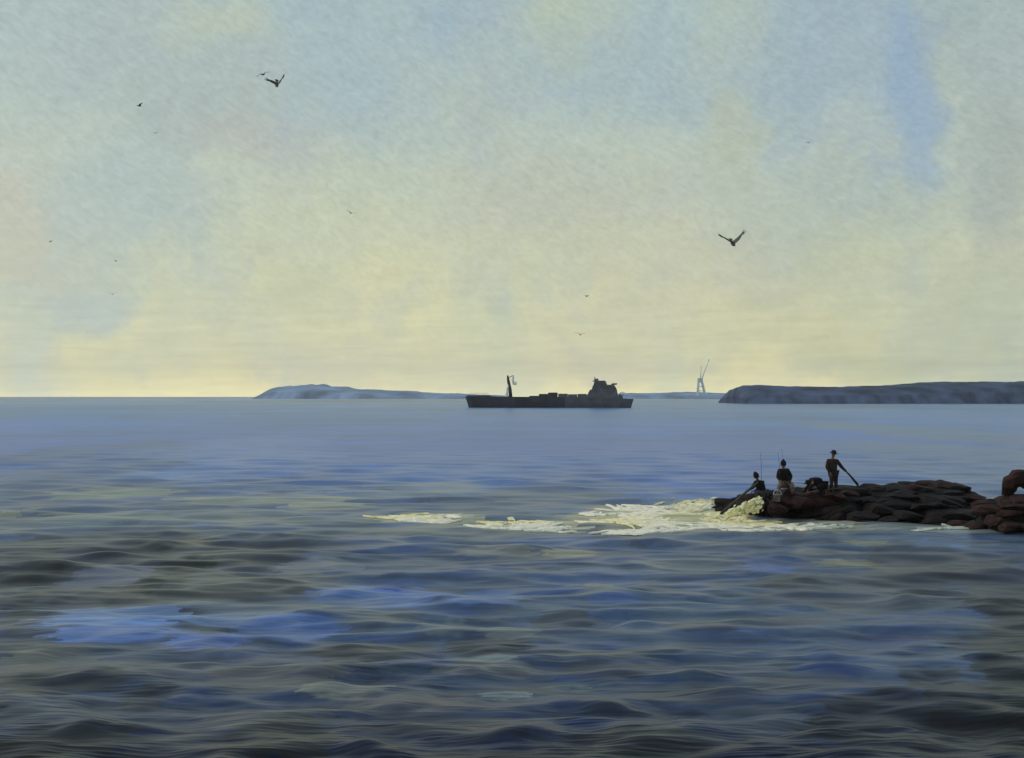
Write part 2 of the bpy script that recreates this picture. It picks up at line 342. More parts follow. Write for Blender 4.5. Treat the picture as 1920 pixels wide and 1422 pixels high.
    for n, (x0, x1, y0, y1, cc, al) in enumerate(placed):
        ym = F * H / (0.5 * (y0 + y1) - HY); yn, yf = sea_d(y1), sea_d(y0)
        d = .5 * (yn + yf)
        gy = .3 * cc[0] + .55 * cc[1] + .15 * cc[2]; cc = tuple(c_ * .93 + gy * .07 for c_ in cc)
        if yf - yn > .32 * d:      # a large patch: several overlapping strokes
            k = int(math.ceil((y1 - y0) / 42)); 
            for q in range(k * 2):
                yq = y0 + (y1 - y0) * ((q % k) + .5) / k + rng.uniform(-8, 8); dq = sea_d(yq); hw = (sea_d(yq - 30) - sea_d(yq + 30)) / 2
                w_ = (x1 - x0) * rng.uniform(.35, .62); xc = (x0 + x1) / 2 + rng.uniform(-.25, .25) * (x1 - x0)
                stroke((xc - 960) / F * dq, dq, w_ / F * dq, hw, alb(cc, dq), al * .8, .01, rng.uniform(-.3, .3), .4, q * 2.1 + n)
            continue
        stroke(((x0 + x1) / 2 - 960) / F * ym, d, (x1 - x0) / 2 / F * ym * 1.08, (yf - yn) / 2 * 1.15, alb(cc, d), al, .012 * min(1, 40 / d), ((n * 37) % 7 - 3) * .05, .3, n * 1.3)
    nr, nc = nrow, ncol
    me = bpy.data.meshes.new('sea')
    co = np.stack([X, Y, Z], -1).reshape(-1, 3)
    idx = np.arange(nr * nc).reshape(nr, nc)
    q = np.stack([idx[:-1, :-1], idx[:-1, 1:], idx[1:, 1:], idx[1:, :-1]], -1).reshape(-1, 4)
    me.vertices.add(len(co)); me.vertices.foreach_set('co', co.ravel().astype('f4'))
    me.loops.add(q.size); me.loops.foreach_set('vertex_index', q.ravel().astype('i4'))
    me.polygons.add(len(q)); me.polygons.foreach_set('loop_start', (np.arange(len(q)) * 4).astype('i4'))
    me.update(calc_edges=True); me.validate(); me.shade_smooth()
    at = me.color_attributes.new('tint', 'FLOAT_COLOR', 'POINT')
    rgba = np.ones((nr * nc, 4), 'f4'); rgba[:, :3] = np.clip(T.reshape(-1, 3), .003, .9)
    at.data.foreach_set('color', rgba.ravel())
    m = bpy.data.materials.new('sea_water'); m.use_nodes = True
    nt = m.node_tree; N, L = nt.nodes, nt.links; b = N['Principled BSDF']
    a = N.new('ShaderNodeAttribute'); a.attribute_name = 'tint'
    tc = N.new('ShaderNodeTexCoord')
    def nz(scale, st, det=4, rot=0.0):
        mp = N.new('ShaderNodeMapping'); mp.inputs['Scale'].default_value = st; mp.inputs['Rotation'].default_value = (0, 0, rot)
        L.new(tc.outputs['Object'], mp.inputs[0])
        t = N.new('ShaderNodeTexNoise'); t.inputs['Scale'].default_value = scale; t.inputs['Detail'].default_value = det
        t.inputs['Distortion'].default_value = .6
        L.new(mp.outputs[0], t.inputs['Vector']); return t.outputs[0]
    n1 = nz(1.0, (.26, 2.2, 1), 2.5, R(2)); n2 = nz(1.0, (1.2, 7.0, 1), 2, R(-3))
    ad = N.new('ShaderNodeMath'); ad.operation = 'MULTIPLY_ADD'; L.new(n2, ad.inputs[0]); ad.inputs[1].default_value = .24; L.new(n1, ad.inputs[2])
    bp = N.new('ShaderNodeBump'); bp.inputs['Strength'].default_value = .3; bp.inputs['Distance'].default_value = .05
    L.new(ad.outputs[0], bp.inputs['Height']); L.new(bp.outputs[0], b.inputs['Normal'])
    mr = N.new('ShaderNodeMapRange'); L.new(ad.outputs[0], mr.inputs[0]); mr.inputs[1].default_value = .38; mr.inputs[2].default_value = .85; mr.inputs[3].default_value = .68; mr.inputs[4].default_value = 1.32
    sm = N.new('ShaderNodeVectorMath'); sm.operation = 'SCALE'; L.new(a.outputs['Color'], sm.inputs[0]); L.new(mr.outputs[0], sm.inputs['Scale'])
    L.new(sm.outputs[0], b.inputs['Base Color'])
    b.inputs['Roughness'].default_value = .30; b.inputs['IOR'].default_value = 1.33; b.inputs['Specular IOR Level'].default_value = .36
    me.materials.append(m)
    o = bpy.data.objects.new('sea', me); col.objects.link(o)
    tag(o, kind='structure')
build_sea()

# ------------------------------------------------------------------ far land
def ridge(name, prof, d, depth, m, seed, rough=.12, step=1.2, bumpy=1.0):
    """prof: list of (px, top py, base py) at distance d"""
    xs = np.arange(prof[0][0], prof[-1][0] + .1, step)
    top = np.interp(xs, [p[0] for p in prof], [p[1] for p in prof])
    n = 12; bm = bmesh.new(); grid = []
    for px, ty in zip(xs, top):
        hgt = H + (HY - ty) / F * d
        row = []
        for k in range(n + 1):
            t = k / n
            z = hgt * math.sin(math.pi * min(1, t * 1.0)) ** .55 if t < .5 else hgt * math.sin(math.pi * t) ** .55
            x = (px - 960) / F * d; y = d + (t - .25) * depth
            q = noise.noise(Vector((x * .05 * bumpy + seed, y * .05 * bumpy, 0))) + .6 * noise.noise(Vector((x * .16 * bumpy + seed, y * .16 * bumpy, 3)))
            z = max(-1.0, z * (1 + rough * q) - (.9 if k in (0, n) else 0)) if k not in (0, n) else -1.0
            row.append(bm.verts.new((x, y + q * depth * .06, z)))
        grid.append(row)
    for a, b in zip(grid, grid[1:]):
        for k in range(n): bm.faces.new((a[k], b[k], b[k + 1], a[k + 1]))
    bm.faces.new(grid[0]); bm.faces.new(grid[-1][::-1])
    o = from_bm(name, bm, m, smooth=False); tag(o, kind='structure'); return o
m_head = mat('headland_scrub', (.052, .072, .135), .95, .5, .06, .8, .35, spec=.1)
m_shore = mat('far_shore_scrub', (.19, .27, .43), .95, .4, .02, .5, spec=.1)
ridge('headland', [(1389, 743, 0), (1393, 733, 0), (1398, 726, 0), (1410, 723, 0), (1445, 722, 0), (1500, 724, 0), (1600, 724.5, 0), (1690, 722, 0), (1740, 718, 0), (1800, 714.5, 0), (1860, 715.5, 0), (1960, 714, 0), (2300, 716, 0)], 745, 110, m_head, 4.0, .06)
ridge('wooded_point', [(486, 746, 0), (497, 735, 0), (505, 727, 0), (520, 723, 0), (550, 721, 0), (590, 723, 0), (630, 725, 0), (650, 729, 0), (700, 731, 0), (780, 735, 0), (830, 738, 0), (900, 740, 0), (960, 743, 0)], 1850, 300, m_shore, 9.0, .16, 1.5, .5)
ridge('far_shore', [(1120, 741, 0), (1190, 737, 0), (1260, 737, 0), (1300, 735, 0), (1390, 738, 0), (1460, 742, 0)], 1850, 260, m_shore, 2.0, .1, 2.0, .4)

# ------------------------------------------------------------------ rock jetty
m_rock = [mat('rock_red_brown', (.017, .006, .006), .75, .6, 1.6, .9, 6, c2=(.026, .008, .008), spec=.2),
          mat('rock_purple_brown', (.014, .008, .009), .7, .5, 1.3, .9, 5, spec=.2),
          mat('rock_dark', (.009, .006, .007), .7, .5, 1.8, .9, 6, spec=.2),
          mat('rock_rust', (.038, .021, .019), .85, .4, 1.4, .9, 5, spec=.15)]
def stone_mesh(seed, flat=1.0):
    r = random.Random(seed); bm = bmesh.new()
    for i in range(16):
        v = Vector((r.gauss(0, 1), r.gauss(0, 1), r.gauss(0, 1))).normalized() * r.uniform(.8, 1.08)
        bm.verts.new(v)
    bmesh.ops.convex_hull(bm, input=bm.verts)
    loose = [v for v in bm.verts if not v.link_faces]; bmesh.ops.delete(bm, geom=loose, context='VERTS')
    bmesh.ops.triangulate(bm, faces=bm.faces)
    bmesh.ops.subdivide_edges(bm, edges=bm.edges, cuts=2, use_grid_fill=True, smooth=.25)
    for v in bm.verts:
        n_ = v.co.normalized(); v.co += n_ * (.10 * noise.noise(v.co * 1.7 + Vector((seed, 0, 0))) + .05 * noise.noise(v.co * 5 + Vector((0, seed, 0))))
    bmesh.ops.recalc_face_normals(bm, faces=bm.faces)
    mx = [max(abs(v.co[i]) for v in bm.verts) for i in range(3)]
    for v in bm.verts: v.co = Vector([v.co[i] / mx[i] for i in range(3)])
    me = bpy.data.meshes.new('boulder'); bm.to_mesh(me); bm.free(); return me
STONES = {(s, k): None for s in range(7) for k in range(4)}
for (s, k) in STONES:
    me = stone_mesh(s + 1); me.materials.append(m_rock[k]); STONES[(s, k)] = me
def boulder(parent, c, size, k, rot=None, name='boulder'):
    me = STONES[(random.randrange(7), k)]
    o = bpy.data.objects.new(name, me); col.objects.link(o); o.parent = parent
    pl = parent.location if parent else Vector()
    o.location = Vector(c) - pl; o.scale = size
    o.rotation_euler = rot or (random.uniform(-.2, .2), random.uniform(-.15, .15), random.uniform(0, 6.28))
    return o

def heap(name, label, top_prof, near, far, kinds, n, size, seed, xr):
    """top_prof (x world, z top); near/far: functions x->y of the two waterlines"""
    random.seed(seed)
    px = [p[0] for p in top_prof]; pz = [p[1] for p in top_prof]
    xm = .5 * (xr[0] + xr[1])
    root = empty(name, (xm, .5 * (near(xm) + far(xm)), 0)); tag(root, label, 'jetty' if 'jetty' in name else 'rocks')
    bm = bmesh.new(); g = []
    xs = np.linspace(xr[0], xr[1], 50)
    for i, x in enumerate(xs):
        zt = np.interp(x, px, pz) - .16; a, b = near(x), far(x); row = []
        for t in np.linspace(0, 1, 13):
            sh = min(1, (t / .36) ** .8, ((1 - t) / .3) ** .8)
            y = a + .25 + (b - a - .5) * t
            z = -.6 + (zt + .6) * sh + .10 * noise.noise(Vector((x * 1.3, y * 1.3, seed)))
            row.append(bm.verts.new(Vector((x, y, z)) - root.location))
        g.append(row)
    for r0, r1 in zip(g, g[1:]):
        for k in range(12): bm.faces.new((r0[k], r1[k], r1[k + 1], r0[k + 1]))
    bm.faces.new(g[0]); bm.faces.new(g[-1][::-1])
    from_bm('core', bm, m_rock[2], root)
    for i in range(n):
        x = random.uniform(*xr); a, b = near(x), far(x); t = random.random() ** 1.3
        zt = float(np.interp(x, px, pz)); sh = min(1, (t / .40) ** .75, ((1 - t) / .3) ** .75)
        sx = random.uniform(*size) * random.choice((1, 1, 1.5)); sy = random.uniform(.32, .55) * sx + .12; sz = random.uniform(.16, .30) * sx + .06
        z = zt * sh - sz * .85
        k = kinds(t, x)
        boulder(root, (x, a + (b - a) * t, z), (sx, sy, sz), k, (random.uniform(-.15, .15), random.uniform(-.12, .12), random.uniform(-.5, .5)))
    return root
def X_(px, d): return (px - 960) / F * d
def Ztop(py, d): return H + (HY - py) / F * d
DJ = 47.6
tp = [(X_(px, DJ), Ztop(py, DJ)) for px, py in ((1385, 962), (1400, 950), (1425, 938), (1460, 931), (1500, 925), (1560, 921), (1600, 917), (1640, 920), (1680, 916), (1720, 912), (1790, 909), (1830, 916), (1850, 930), (1866, 950), (1875, 965))]
near_j = lambda x: float(np.interp(x, [X_(1385, 50), X_(1480, 48), X_(1600, 46), X_(1780, 46), X_(1860, 47)], [sea_d(962), sea_d(974), sea_d(984), sea_d(984), sea_d(974)]))
far_j = lambda x: float(np.interp(x, [X_(1385, 50), X_(1420, 50), X_(1480, 50), X_(1860, 50), X_(1880, 50)], [sea_d(962) + .8, 51.0, 51.8, 52, 51]))
def kinds_j(t, x):
    r = random.random()
    if t > .35: return 0 if r < .6 else 2
    if t > .18: return 2 if r < .55 else 0 if r < .8 else 1
    return 1 if r < .75 else 2
jetty = heap('rock_jetty', 'long low jetty of dark red-brown boulders carrying the people fishing', tp, near_j, far_j, kinds_j, 190, (.42, .95), 21, (X_(1388, DJ), X_(1868, DJ)))
tp2 = [(18.6, .0), (18.9, .5), (19.3, 1.1), (19.8, 1.35), (21, 1.45), (24, 1.6), (30, 1.8)]
outc = heap('rock_outcrop', 'rust-brown rock outcrop cut off by the right edge, nearer than the jetty', tp2, lambda x: float(np.interp(x, [18.4, 19.2, 30], [43.0, 42.2, 41.4])), lambda x: 46.0, lambda t, x: 3 if random.random() < .75 else 0, 95, (.35, .8), 5, (18.6, 29))

# dark boulder with a notch perched at the right edge
def arch_boulder():
    d = 44.5; s = d / F
    bm = bmesh.new()
    pts = [(1888, 929), (1889, 917), (1894, 905), (1905, 898), (1918, 897), (1934, 902), (1944, 914), (1947, 929)]
    tube(bm, [Vector((X_(a, d), d, Ztop(b, d))) - Vector((X_(1917, d), d, Ztop(930, d))) for a, b in pts], [.20, .26, .32, .36, .36, .36, .36, .36], 9)
    bmesh.ops.subdivide_edges(bm, edges=bm.edges, cuts=1)
    for v in bm.verts: v.co += Vector((noise.noise(v.co * 3), noise.noise(v.co * 3 + Vector((5, 0, 0))), noise.noise(v.co * 3 + Vector((0, 9, 0))))) * .09
    o = from_bm('boulder', bm, m_rock[0]); o.location = (X_(1917, d), d, Ztop(930, d))
    tag(o, 'dark arched boulder perched on the rust-brown outcrop at the right edge', 'boulder')
arch_boulder()

# ------------------------------------------------------------------ people on the jetty
m_skin = mat('skin', (.16, .085, .06), .6, .15, 8, 0)
m_black = mat('cloth_black', (.010, .009, .010), .9, .4, 9, .4, spec=.15)
m_brown = mat('cloth_brown', (.030, .021, .019), .9, .35, 9, .4, spec=.15)
m_dkred = mat('cloth_dark_red', (.022, .010, .012), .9, .35, 9, .4, spec=.15)
m_grey = mat('cloth_grey', (.075, .075, .082), .9, .35, 9, .4, spec=.15)
m_pink = mat('cloth_dusty_pink', (.14, .105, .10), .9, .35, 9, .4, spec=.15)
m_hair = mat('hair_dark', (.012, .009, .008), .8, .3, 20, .4)
m_wood = mat('wet_wood', (.045, .045, .045), .7, .4, 4, .5, stretch=(1, 1, 1))
m_rod = mat('rod_dark', (.012, .012, .016), .5, .2, 5, 0)

def skin_obj(name, chains, m, parent, sub=2):
    """chains: list of lists of (Vector, radius); equal points share a vertex"""
    vs, rad, ed, key = [], [], [], {}
    for ch in chains:
        prev = None
        for p, r in ch:
            k = tuple(round(c, 4) for c in p)
            if k not in key: key[k] = len(vs); vs.append(Vector(p)); rad.append(r)
            i = key[k]
            if prev is not None and prev != i: ed.append((prev, i))
            prev = i
    me = bpy.data.meshes.new(name); me.from_pydata(vs, ed, []); me.update()
    o = link(name, me, m, parent)
    md = o.modifiers.new('skin', 'SKIN'); md.use_smooth_shade = True
    sv = me.skin_vertices[0].data if me.skin_vertices else None
    # one root for each island
    n = len(vs); par = list(range(n))
    def fd(a):
        while par[a] != a: a = par[a]
        return a
    for a, b in ed: par[fd(a)] = fd(b)
    seen = set()
    for i in range(n):
        sv[i].radius = (rad[i], rad[i]); r0 = fd(i)
        sv[i].use_root = r0 not in seen; seen.add(r0)
    ss = o.modifiers.new('sub', 'SUBSURF'); ss.levels = sub; ss.render_levels = sub
    return o

def person(label, base, J, mats, hat=None, bulk=1.0):
    """J: joints in metres relative to base"""
    root = empty('person', base); tag(root, label, 'person', 'people fishing from the jetty')
    V = {k: Vector(v) for k, v in J.items()}
    mid = lambda a, b, t=.5: V[a].lerp(V[b], t)
    fwd = V['face'].normalized()
    head = [(V['neck'], .055), (mid('neck', 'head', .55), .065), (V['head'], .098), (V['head'] + (V['head'] - V['neck']).normalized() * .07, .082)]
    nose = [(V['head'] + fwd * .085 - Vector((0, 0, .01)), .022), (V['head'] + fwd * .118 - Vector((0, 0, .03)), .014)]
    side = fwd.cross(Vector((0, 0, 1))).normalized()
    ears = [[(V['head'] + side * s * .092 + Vector((0, 0, -.03)), .02), (V['head'] + side * s * .095 + Vector((0, 0, .02)), .018)] for s in (1, -1)]
    bodyc = [[(V['pelvis'], .12), (mid('pelvis', 'chest'), .125), (V['chest'], .13), (V['neck'], .055)], head[0:], nose] + ears
    for s in 'LR':
        bodyc.append([(V['chest'], .13), (V['sh' + s], .065), (V['el' + s], .043), (V['ha' + s], .032)])
        bodyc.append([(V['pelvis'], .12), (V['hip' + s], .095), (V['kn' + s], .06), (V['an' + s], .042), (V['to' + s], .035)])
        # hand: palm and five fingers
        h0 = V['ha' + s]; d = (h0 - V['el' + s]).normalized(); sd = d.cross(Vector((0, 1, 0))).normalized() if abs(d.y) < .9 else Vector((1, 0, 0))
        up = sd.cross(d); palm = h0 + d * .07
        bodyc.append([(h0, .032), (palm, .036)])
        for q, (o_, ln) in enumerate(((-.028, .060), (-.010, .072), (.009, .068), (.027, .052))):
            a = palm + sd * o_ + d * .02
            bodyc.append([(a, .010), (a + d * ln * .55 + up * .012, .009), (a + d * ln * .8 + up * .038, .008)])
        a = h0 + d * .03 + sd * -.034
        bodyc.append([(a, .011), (a + d * .03 - sd * .022 + up * .01, .010), (a + d * .055 - sd * .02 + up * .03, .009)])
    skin_obj('body', bodyc, mats[0], root)
    jk = [[(V['pelvis'], .155 * bulk), (mid('pelvis', 'chest'), .165 * bulk), (V['chest'], .165 * bulk), (mid('chest', 'neck', .8), .085)]]
    tr = []
    for s in 'LR':
        jk.append([(V['chest'], .165 * bulk), (V['sh' + s], .09 * bulk), (V['el' + s], .066 * bulk), (mid('el' + s, 'ha' + s, .9), .05)])
        tr.append([(V['pelvis'] - Vector((0, 0, .02)), .145 * bulk), (V['hip' + s], .115 * bulk), (V['kn' + s], .082 * bulk), (mid('kn' + s, 'an' + s, .92), .066)])
        bm = bmesh.new(); a, t = V['an' + s], V['to' + s]
        tube(bm, [a + Vector((0, 0, .07)), a + (a - t) * .1 - Vector((0, 0, .03)), a.lerp(t, .5), t, t + (t - a) * .12], [.05, .058, .052, .05, .028], 10)
        from_bm('boot', bm, m_black, root, True)
    skin_obj('jacket', jk, mats[1], root); skin_obj('trousers', tr, mats[2], root)
    hd = V['head']; upv = (V['head'] - V['neck']).normalized()
    bm = bmesh.new()
    if hat == 'brim': lathe(bm, [(.10, .03), (.19, .035), (.195, .045), (.112, .06), (.108, .12), (.085, .155), (.03, .17)], 14)
    elif hat == 'hood': lathe(bm, [(.118, -.06), (.128, .02), (.118, .09), (.08, .15), (.035, .20), (.012, .225)], 14)
    else: lathe(bm, [(.112, -.01), (.116, .04), (.10, .09), (.06, .125), (.01, .135)], 14)
    q = Vector((0, 0, 1)).rotation_difference(upv).to_matrix().to_4x4()
    bmesh.ops.transform(bm, matrix=Matrix.Translation(hd - fwd * .012) @ q, verts=bm.verts)
    from_bm({'brim': 'hat', 'hood': 'hood'}.get(hat, 'cap'), bm, mats[3], root, True)
    return root

def joints(base_px, base_py, d, spec, face):
    """spec: joint -> (px, py, depth offset m)"""
    b = P(base_px, base_py, d); J = {}
    for k, (px, py, dy) in spec.items():
        J[k] = Vector((X_(px, d), d + dy, Ztop(py, d))) - b
    J['face'] = Vector(face); return b, J
D4 = 47.4
b, J = joints(1563, 921, D4, dict(
    head=(1563, 851.5, 0), neck=(1561.5, 860, .02), chest=(1561, 869, .02), pelvis=(1563, 886, .02),
    shL=(1552.5, 864.5, -.02), elL=(1549.5, 877, -.05), haL=(1555, 887, -.16), shR=(1570, 865, .0), elR=(1577.5, 876.5, -.08), haR=(1586, 885.5, -.18),
    hipL=(1559.5, 888, -.02), knL=(1558.5, 903, -.06), anL=(1558, 917.5, .0), toL=(1556, 919.5, -.18), hipR=(1567, 888, .05), knR=(1567.5, 903, .02), anR=(1568.5, 917.5, .06), toR=(1570.5, 919.5, -.12)), (.35, -.9, -.15))
p4 = person('tall standing person in brown with a brimmed hat, reaching down to the right', b, J, (m_skin, m_brown, m_brown, m_hair), 'brim', 1.12)
D2 = 47.8
b, J = joints(1468, 931, D2, dict(
    head=(1468.5, 870.5, 0), neck=(1469, 878, .03), chest=(1470, 887, .05), pelvis=(1473, 906, .12),
    shL=(1461.5, 883, -.02), elL=(1457, 895, -.12), haL=(1461, 901, -.3), shR=(1478, 883, .08), elR=(1483, 894, -.02), haR=(1478, 902, -.24),
    hipL=(1467, 908, .02), knL=(1458, 908, -.36), anL=(1454, 927, -.38), toL=(1448, 928.5, -.46), hipR=(1478, 908, .14), knR=(1482, 908, -.34), anR=(1482, 926, -.32), toR=(1478, 928, -.48)), (-.8, -.55, -.1))
p2 = person('person in black hood and jacket sitting on the rocks with pale pinkish trousers', b, J, (m_skin, m_black, m_pink, m_black), 'hood', 1.3)
D1 = 48.2
b, J = joints(1424, 938, D1, dict(
    head=(1417.5, 893, -.02), neck=(1420.5, 900, 0), chest=(1423.5, 908, .02), pelvis=(1431, 923, .06),
    shL=(1416, 905, -.12), elL=(1409, 914, -.2), haL=(1401, 918.5, -.2), shR=(1429, 905.5, .14), elR=(1424, 917, -.02), haR=(1412, 921, -.14),
    hipL=(1427, 925, -.04), knL=(1415, 921, -.2), anL=(1418, 935, -.18), toL=(1411, 936.5, -.22), hipR=(1435, 925, .14), knR=(1426, 921, -.05), anR=(1432, 935, .06), toR=(1425, 936.5, .02)), (-.9, -.3, -.25))
p1 = person('person in a dark red hood crouching at the jetty tip above the foam', b, J, (m_skin, m_black, m_grey, m_dkred), 'hood', 1.25)
D3 = 47.6
b, J = joints(1530, 926, D3, dict(
    head=(1514, 904, -.1), neck=(1519, 901.5, -.04), chest=(1525, 901, 0), pelvis=(1542, 906, .04),
    shL=(1522, 903, -.18), elL=(1516, 913, -.26), haL=(1511, 921, -.3), shR=(1523, 901, .16), elR=(1518, 912, .1), haR=(1508, 919, .04),
    hipL=(1541, 909, -.08), knL=(1530, 912, -.3), anL=(1540, 922, -.16), toL=(1531, 924, -.24), hipR=(1545, 909, .12), knR=(1535, 912, .1), anR=(1546, 922, .14), toR=(1537, 924, .08)), (-.75, -.2, -.6))
p3 = person('hunched person in black bending low over the rocks, left of the standing person', b, J, (m_skin, m_black, m_black, m_black), 'cap', 1.35)

# things they hold and keep by them
def rod(name, label, pts, r0, r1, m, cat='rod', grip=True):
    base = Vector(pts[0]); root = empty(name, base); tag(root, label, cat)
    bm = bmesh.new(); n = len(pts); tube(bm, [Vector(p) - base for p in pts], [r0 + (r1 - r0) * i / (n - 1) for i in range(n)], 7); from_bm('shaft', bm, m, root, True)
    if grip:
        bm = bmesh.new(); a = Vector(pts[1]) - base; tube(bm, [a * -.02, a * .25, a * .5], [r0 * 1.9, r0 * 2.1, r0 * 1.7], 8); from_bm('grip', bm, m_black, root, True)
    return root
def PD(px, py, d, dy=0.0): return Vector((X_(px, d), d + dy, Ztop(py, d)))
rod('fishing_rod', 'thin dark fishing rod pointing up from the sitting person in black', [PD(1463, 904, D2, -.34), PD(1458, 880, D2, -.45), PD(1455, 862, D2, -.5), PD(1453, 848, D2, -.55)], .009, .005, m_rod)
rod('fishing_rod', 'slender fishing rod rising tallest, behind the sitting person in black', [PD(1478, 905, D2, -.3), PD(1470, 880, D2, -.34), PD(1464, 858, D2, -.38), PD(1461, 841, D2, -.4)], .009, .005, m_rod)
rod('fishing_rod', 'short upright fishing rod of the crouching person at the jetty tip', [PD(1424, 912, D1, -.3), PD(1424.5, 888, D1, -.32), PD(1424, 865, D1, -.33), PD(1422.5, 849, D1, -.34)], .009, .005, m_rod)
rod('fishing_rod', 'level fishing rod laid between the sitting and the hunched person', [PD(1509, 906.5, D3, -.3), PD(1497, 905.5, D3, -.32), PD(1485, 904.5, D3, -.34), PD(1476, 903.5, D2, -.28)], .010, .006, m_rod)
rod('wooden_pole', 'thick wet wooden pole slanting from the crouching person into the foam', [PD(1418, 903, D1, -.38), PD(1402, 917, D1, -.32), PD(1378, 939, D1, -.2), PD(1350, 964, D1, -.1)], .05, .066, m_wood, 'pole', False)
rod('landing_net_handle', 'dark club-shaped stick held out low by the standing person', [PD(1584, 883.5, D4, -.18), PD(1590, 890, D4, -.22), PD(1597, 899, D4, -.26), PD(1605, 909, D4, -.3)], .03, .06, m_brown, 'stick', False)
def bucket():
    d = 46.9; base = PD(1457, 941, d); root = empty('bucket', base); tag(root, 'pale grey bucket on the rocks in front of the sitting person', 'bucket')
    bm = bmesh.new(); lathe(bm, [(.13, 0), (.16, .30), (.175, .30), (.175, .325), (.155, .325), (.15, .28), (.12, .03)], 18); from_bm('pail', bm, mat('pail_grey', (.19, .195, .21), .6, .3, 6, .1), root, True)
    bm = bmesh.new(); tube(bm, [Vector((.17 * math.cos(a), -.06, .31 + .20 * math.sin(a))) for a in np.linspace(0, math.pi, 12)], .012, 6); from_bm('handle', bm, mat('wire_pale', (.55, .55, .55), .5, .1, 4, 0), root, True)
bucket()
def flat_stone(px, py, d, w, dp, h, k=0):
    boulder(jetty, PD(px, py, d) - Vector((0, 0, h * .93)), (w, dp, h), k, (0, 0, random.uniform(-.2, .2)))
random.seed(3)
for a in ((1563, 921, D4 - .05, .62, .55, .30), (1590, 919, 47.9, .55, .4, .22), (1466, 931, D2 - .35, .75, .6, .35), (1474, 917, D2 + .12, .45, .42, .45), (1424, 938.5, D1, .62, .5, .32), (1432, 931, D1 + .1, .3, .3, .3),
          (1530, 926, D3, .85, .6, .34), (1457, 941.5, 46.9, .5, .42, .35), (1500, 930, 47.3, .8, .5, .3)):
    flat_stone(*a)

# ------------------------------------------------------------------ foam and splash
m_foamw = mat('foam_cream', (.88, .83, .70), .9, .1, 3, .5, spec=.2)
m_foamy = mat('foam_yellow', (.82, .74, .42), .9, .15, 3, .5, c2=(.86, .79, .50), spec=.2)
m_foamg = mat('foam_grey', (.42, .46, .43), .9, .3, 3, .5, spec=.2)
def foam(name, items, m, seed):
    r = random.Random(seed); bm = bmesh.new()
    for (x0, x1, py, hpx, slope) in items:
        d = sea_d(py); n = max(6, int(hpx * (x1 - x0) / 38))
        for s in range(n):
            ln = (x1 - x0) * r.uniform(.10, .5); gx = max(-1.5, min(1.5, r.gauss(0, .42))); a = (x0 + x1) / 2 + gx * (x1 - x0) / 2 - ln / 2; b = a + ln
            if b - a < 8: continue
            yy = py + r.gauss(0, hpx * .36 * (1.15 - min(1, abs(gx)) * .75)) + abs(gx) * r.uniform(-1, 1) * 1.5; w = r.choice((.35, .5, .7, 1.0, 1.6)); nn = max(5, int((b - a) / 7)); prev = None; ph = r.uniform(0, 6)
            for i in range(nn + 1):
                t = i / nn; pxx = a + (b - a) * t
                cy = yy + slope * (t - .5) * hpx + .8 * math.sin(ph + t * 5) + r.gauss(0, .18)
                wd = w * (math.sin(math.pi * min(1, max(0, t))) ** .6 + .03) * r.uniform(.7, 1.2)
                row = []
                for q in (-1, -.4, .4, 1):
                    dd = sea_d(cy + q * wd); X = (pxx - 960) / F * sea_d(cy)
                    zz = sea_z(X, dd) + (.07 if abs(q) < .9 else .02) + (r.uniform(0, .03) if abs(q) < .9 else 0)
                    row.append(bm.verts.new((X, dd, zz)))
                if prev:
                    for k in range(3): bm.faces.new((prev[k], row[k], row[k + 1], prev[k + 1]))
                prev = row
    o = from_bm(name, bm, m, smooth=True); return o
tag(foam('sea_foam', [(890, 1075, 991, 9, -.3), (740, 860, 975, 8, 0), (1140, 1350, 985, 12, 0), (1220, 1340, 955, 9, -.2), (1062, 1160, 965, 5, .1), (1135, 1265, 957, 7, .5), (1150, 1275, 968, 10, .2), (1135, 1330, 996, 5, -.6), (1290, 1420, 992, 5, 0), (1350, 1470, 996, 7, -.2), (1440, 1560, 987, 4, -.5), (800, 860, 970, 3, -.3), (1470, 1530, 994, 4, -.3)], m_foamw, 1),
    'streaks of cream-white foam trailing left across the water from the jetty tip', 'foam', kind='stuff')
tag(foam('sea_foam', [(722, 850, 972, 10, .1), (895, 1000, 983, 9, .3), (1120, 1290, 982, 14, .4), (1235, 1345, 951, 14, -.4), (1200, 1330, 972, 9, -.2), (1300, 1400, 975, 11, -.2), (1290, 1470, 983, 10, .1), (1330, 1420, 968, 8, -.3), (1290, 1355, 942, 5, -.5)], m_foamy, 2),
    'yellow foam churning in front of the jetty tip', 'foam', kind='stuff')
tag(foam('sea_foam', [(1500, 1600, 988, 5, .3), (1715, 1860, 992, 7, .1), (1790, 1862, 985, 7, .2)], m_foamg, 3),
    'grey foam washing along the foot of the dark jetty boulders', 'foam', kind='stuff')
def splash():
    r = random.Random(4); bm = bmesh.new()
    for i in range(300):
        t = r.random(); px = 1368 + 58 * t + r.gauss(0, 4); py = 962 - 30 * t * r.random() ** .6 + r.gauss(0, 1.5)
        d = 47.0 - .6 * r.random(); c = PD(px, min(py, 966), d); s = r.uniform(.02, .085)
        mtx = Matrix.Translation(c) @ Matrix.Rotation(-.6, 4, 'Y') @ Matrix.Diagonal((s * 1.8, s, s * .8, 1))
        bmesh.ops.create_icosphere(bm, subdivisions=1, radius=1, matrix=mtx)
    for v in bm.verts: v.co += Vector((noise.noise(v.co * 9), noise.noise(v.co * 9 + Vector((7, 0, 0))), noise.noise(v.co * 9 + Vector((0, 7, 0))))) * .05
    o = from_bm('wave_splash', bm, mat('splash_pale_yellow', (.80, .77, .50), .9, .25, 4, .4), smooth=True)
    tag(o, 'pale yellow splash of a wave breaking on the jetty tip', 'splash', kind='stuff')
splash()

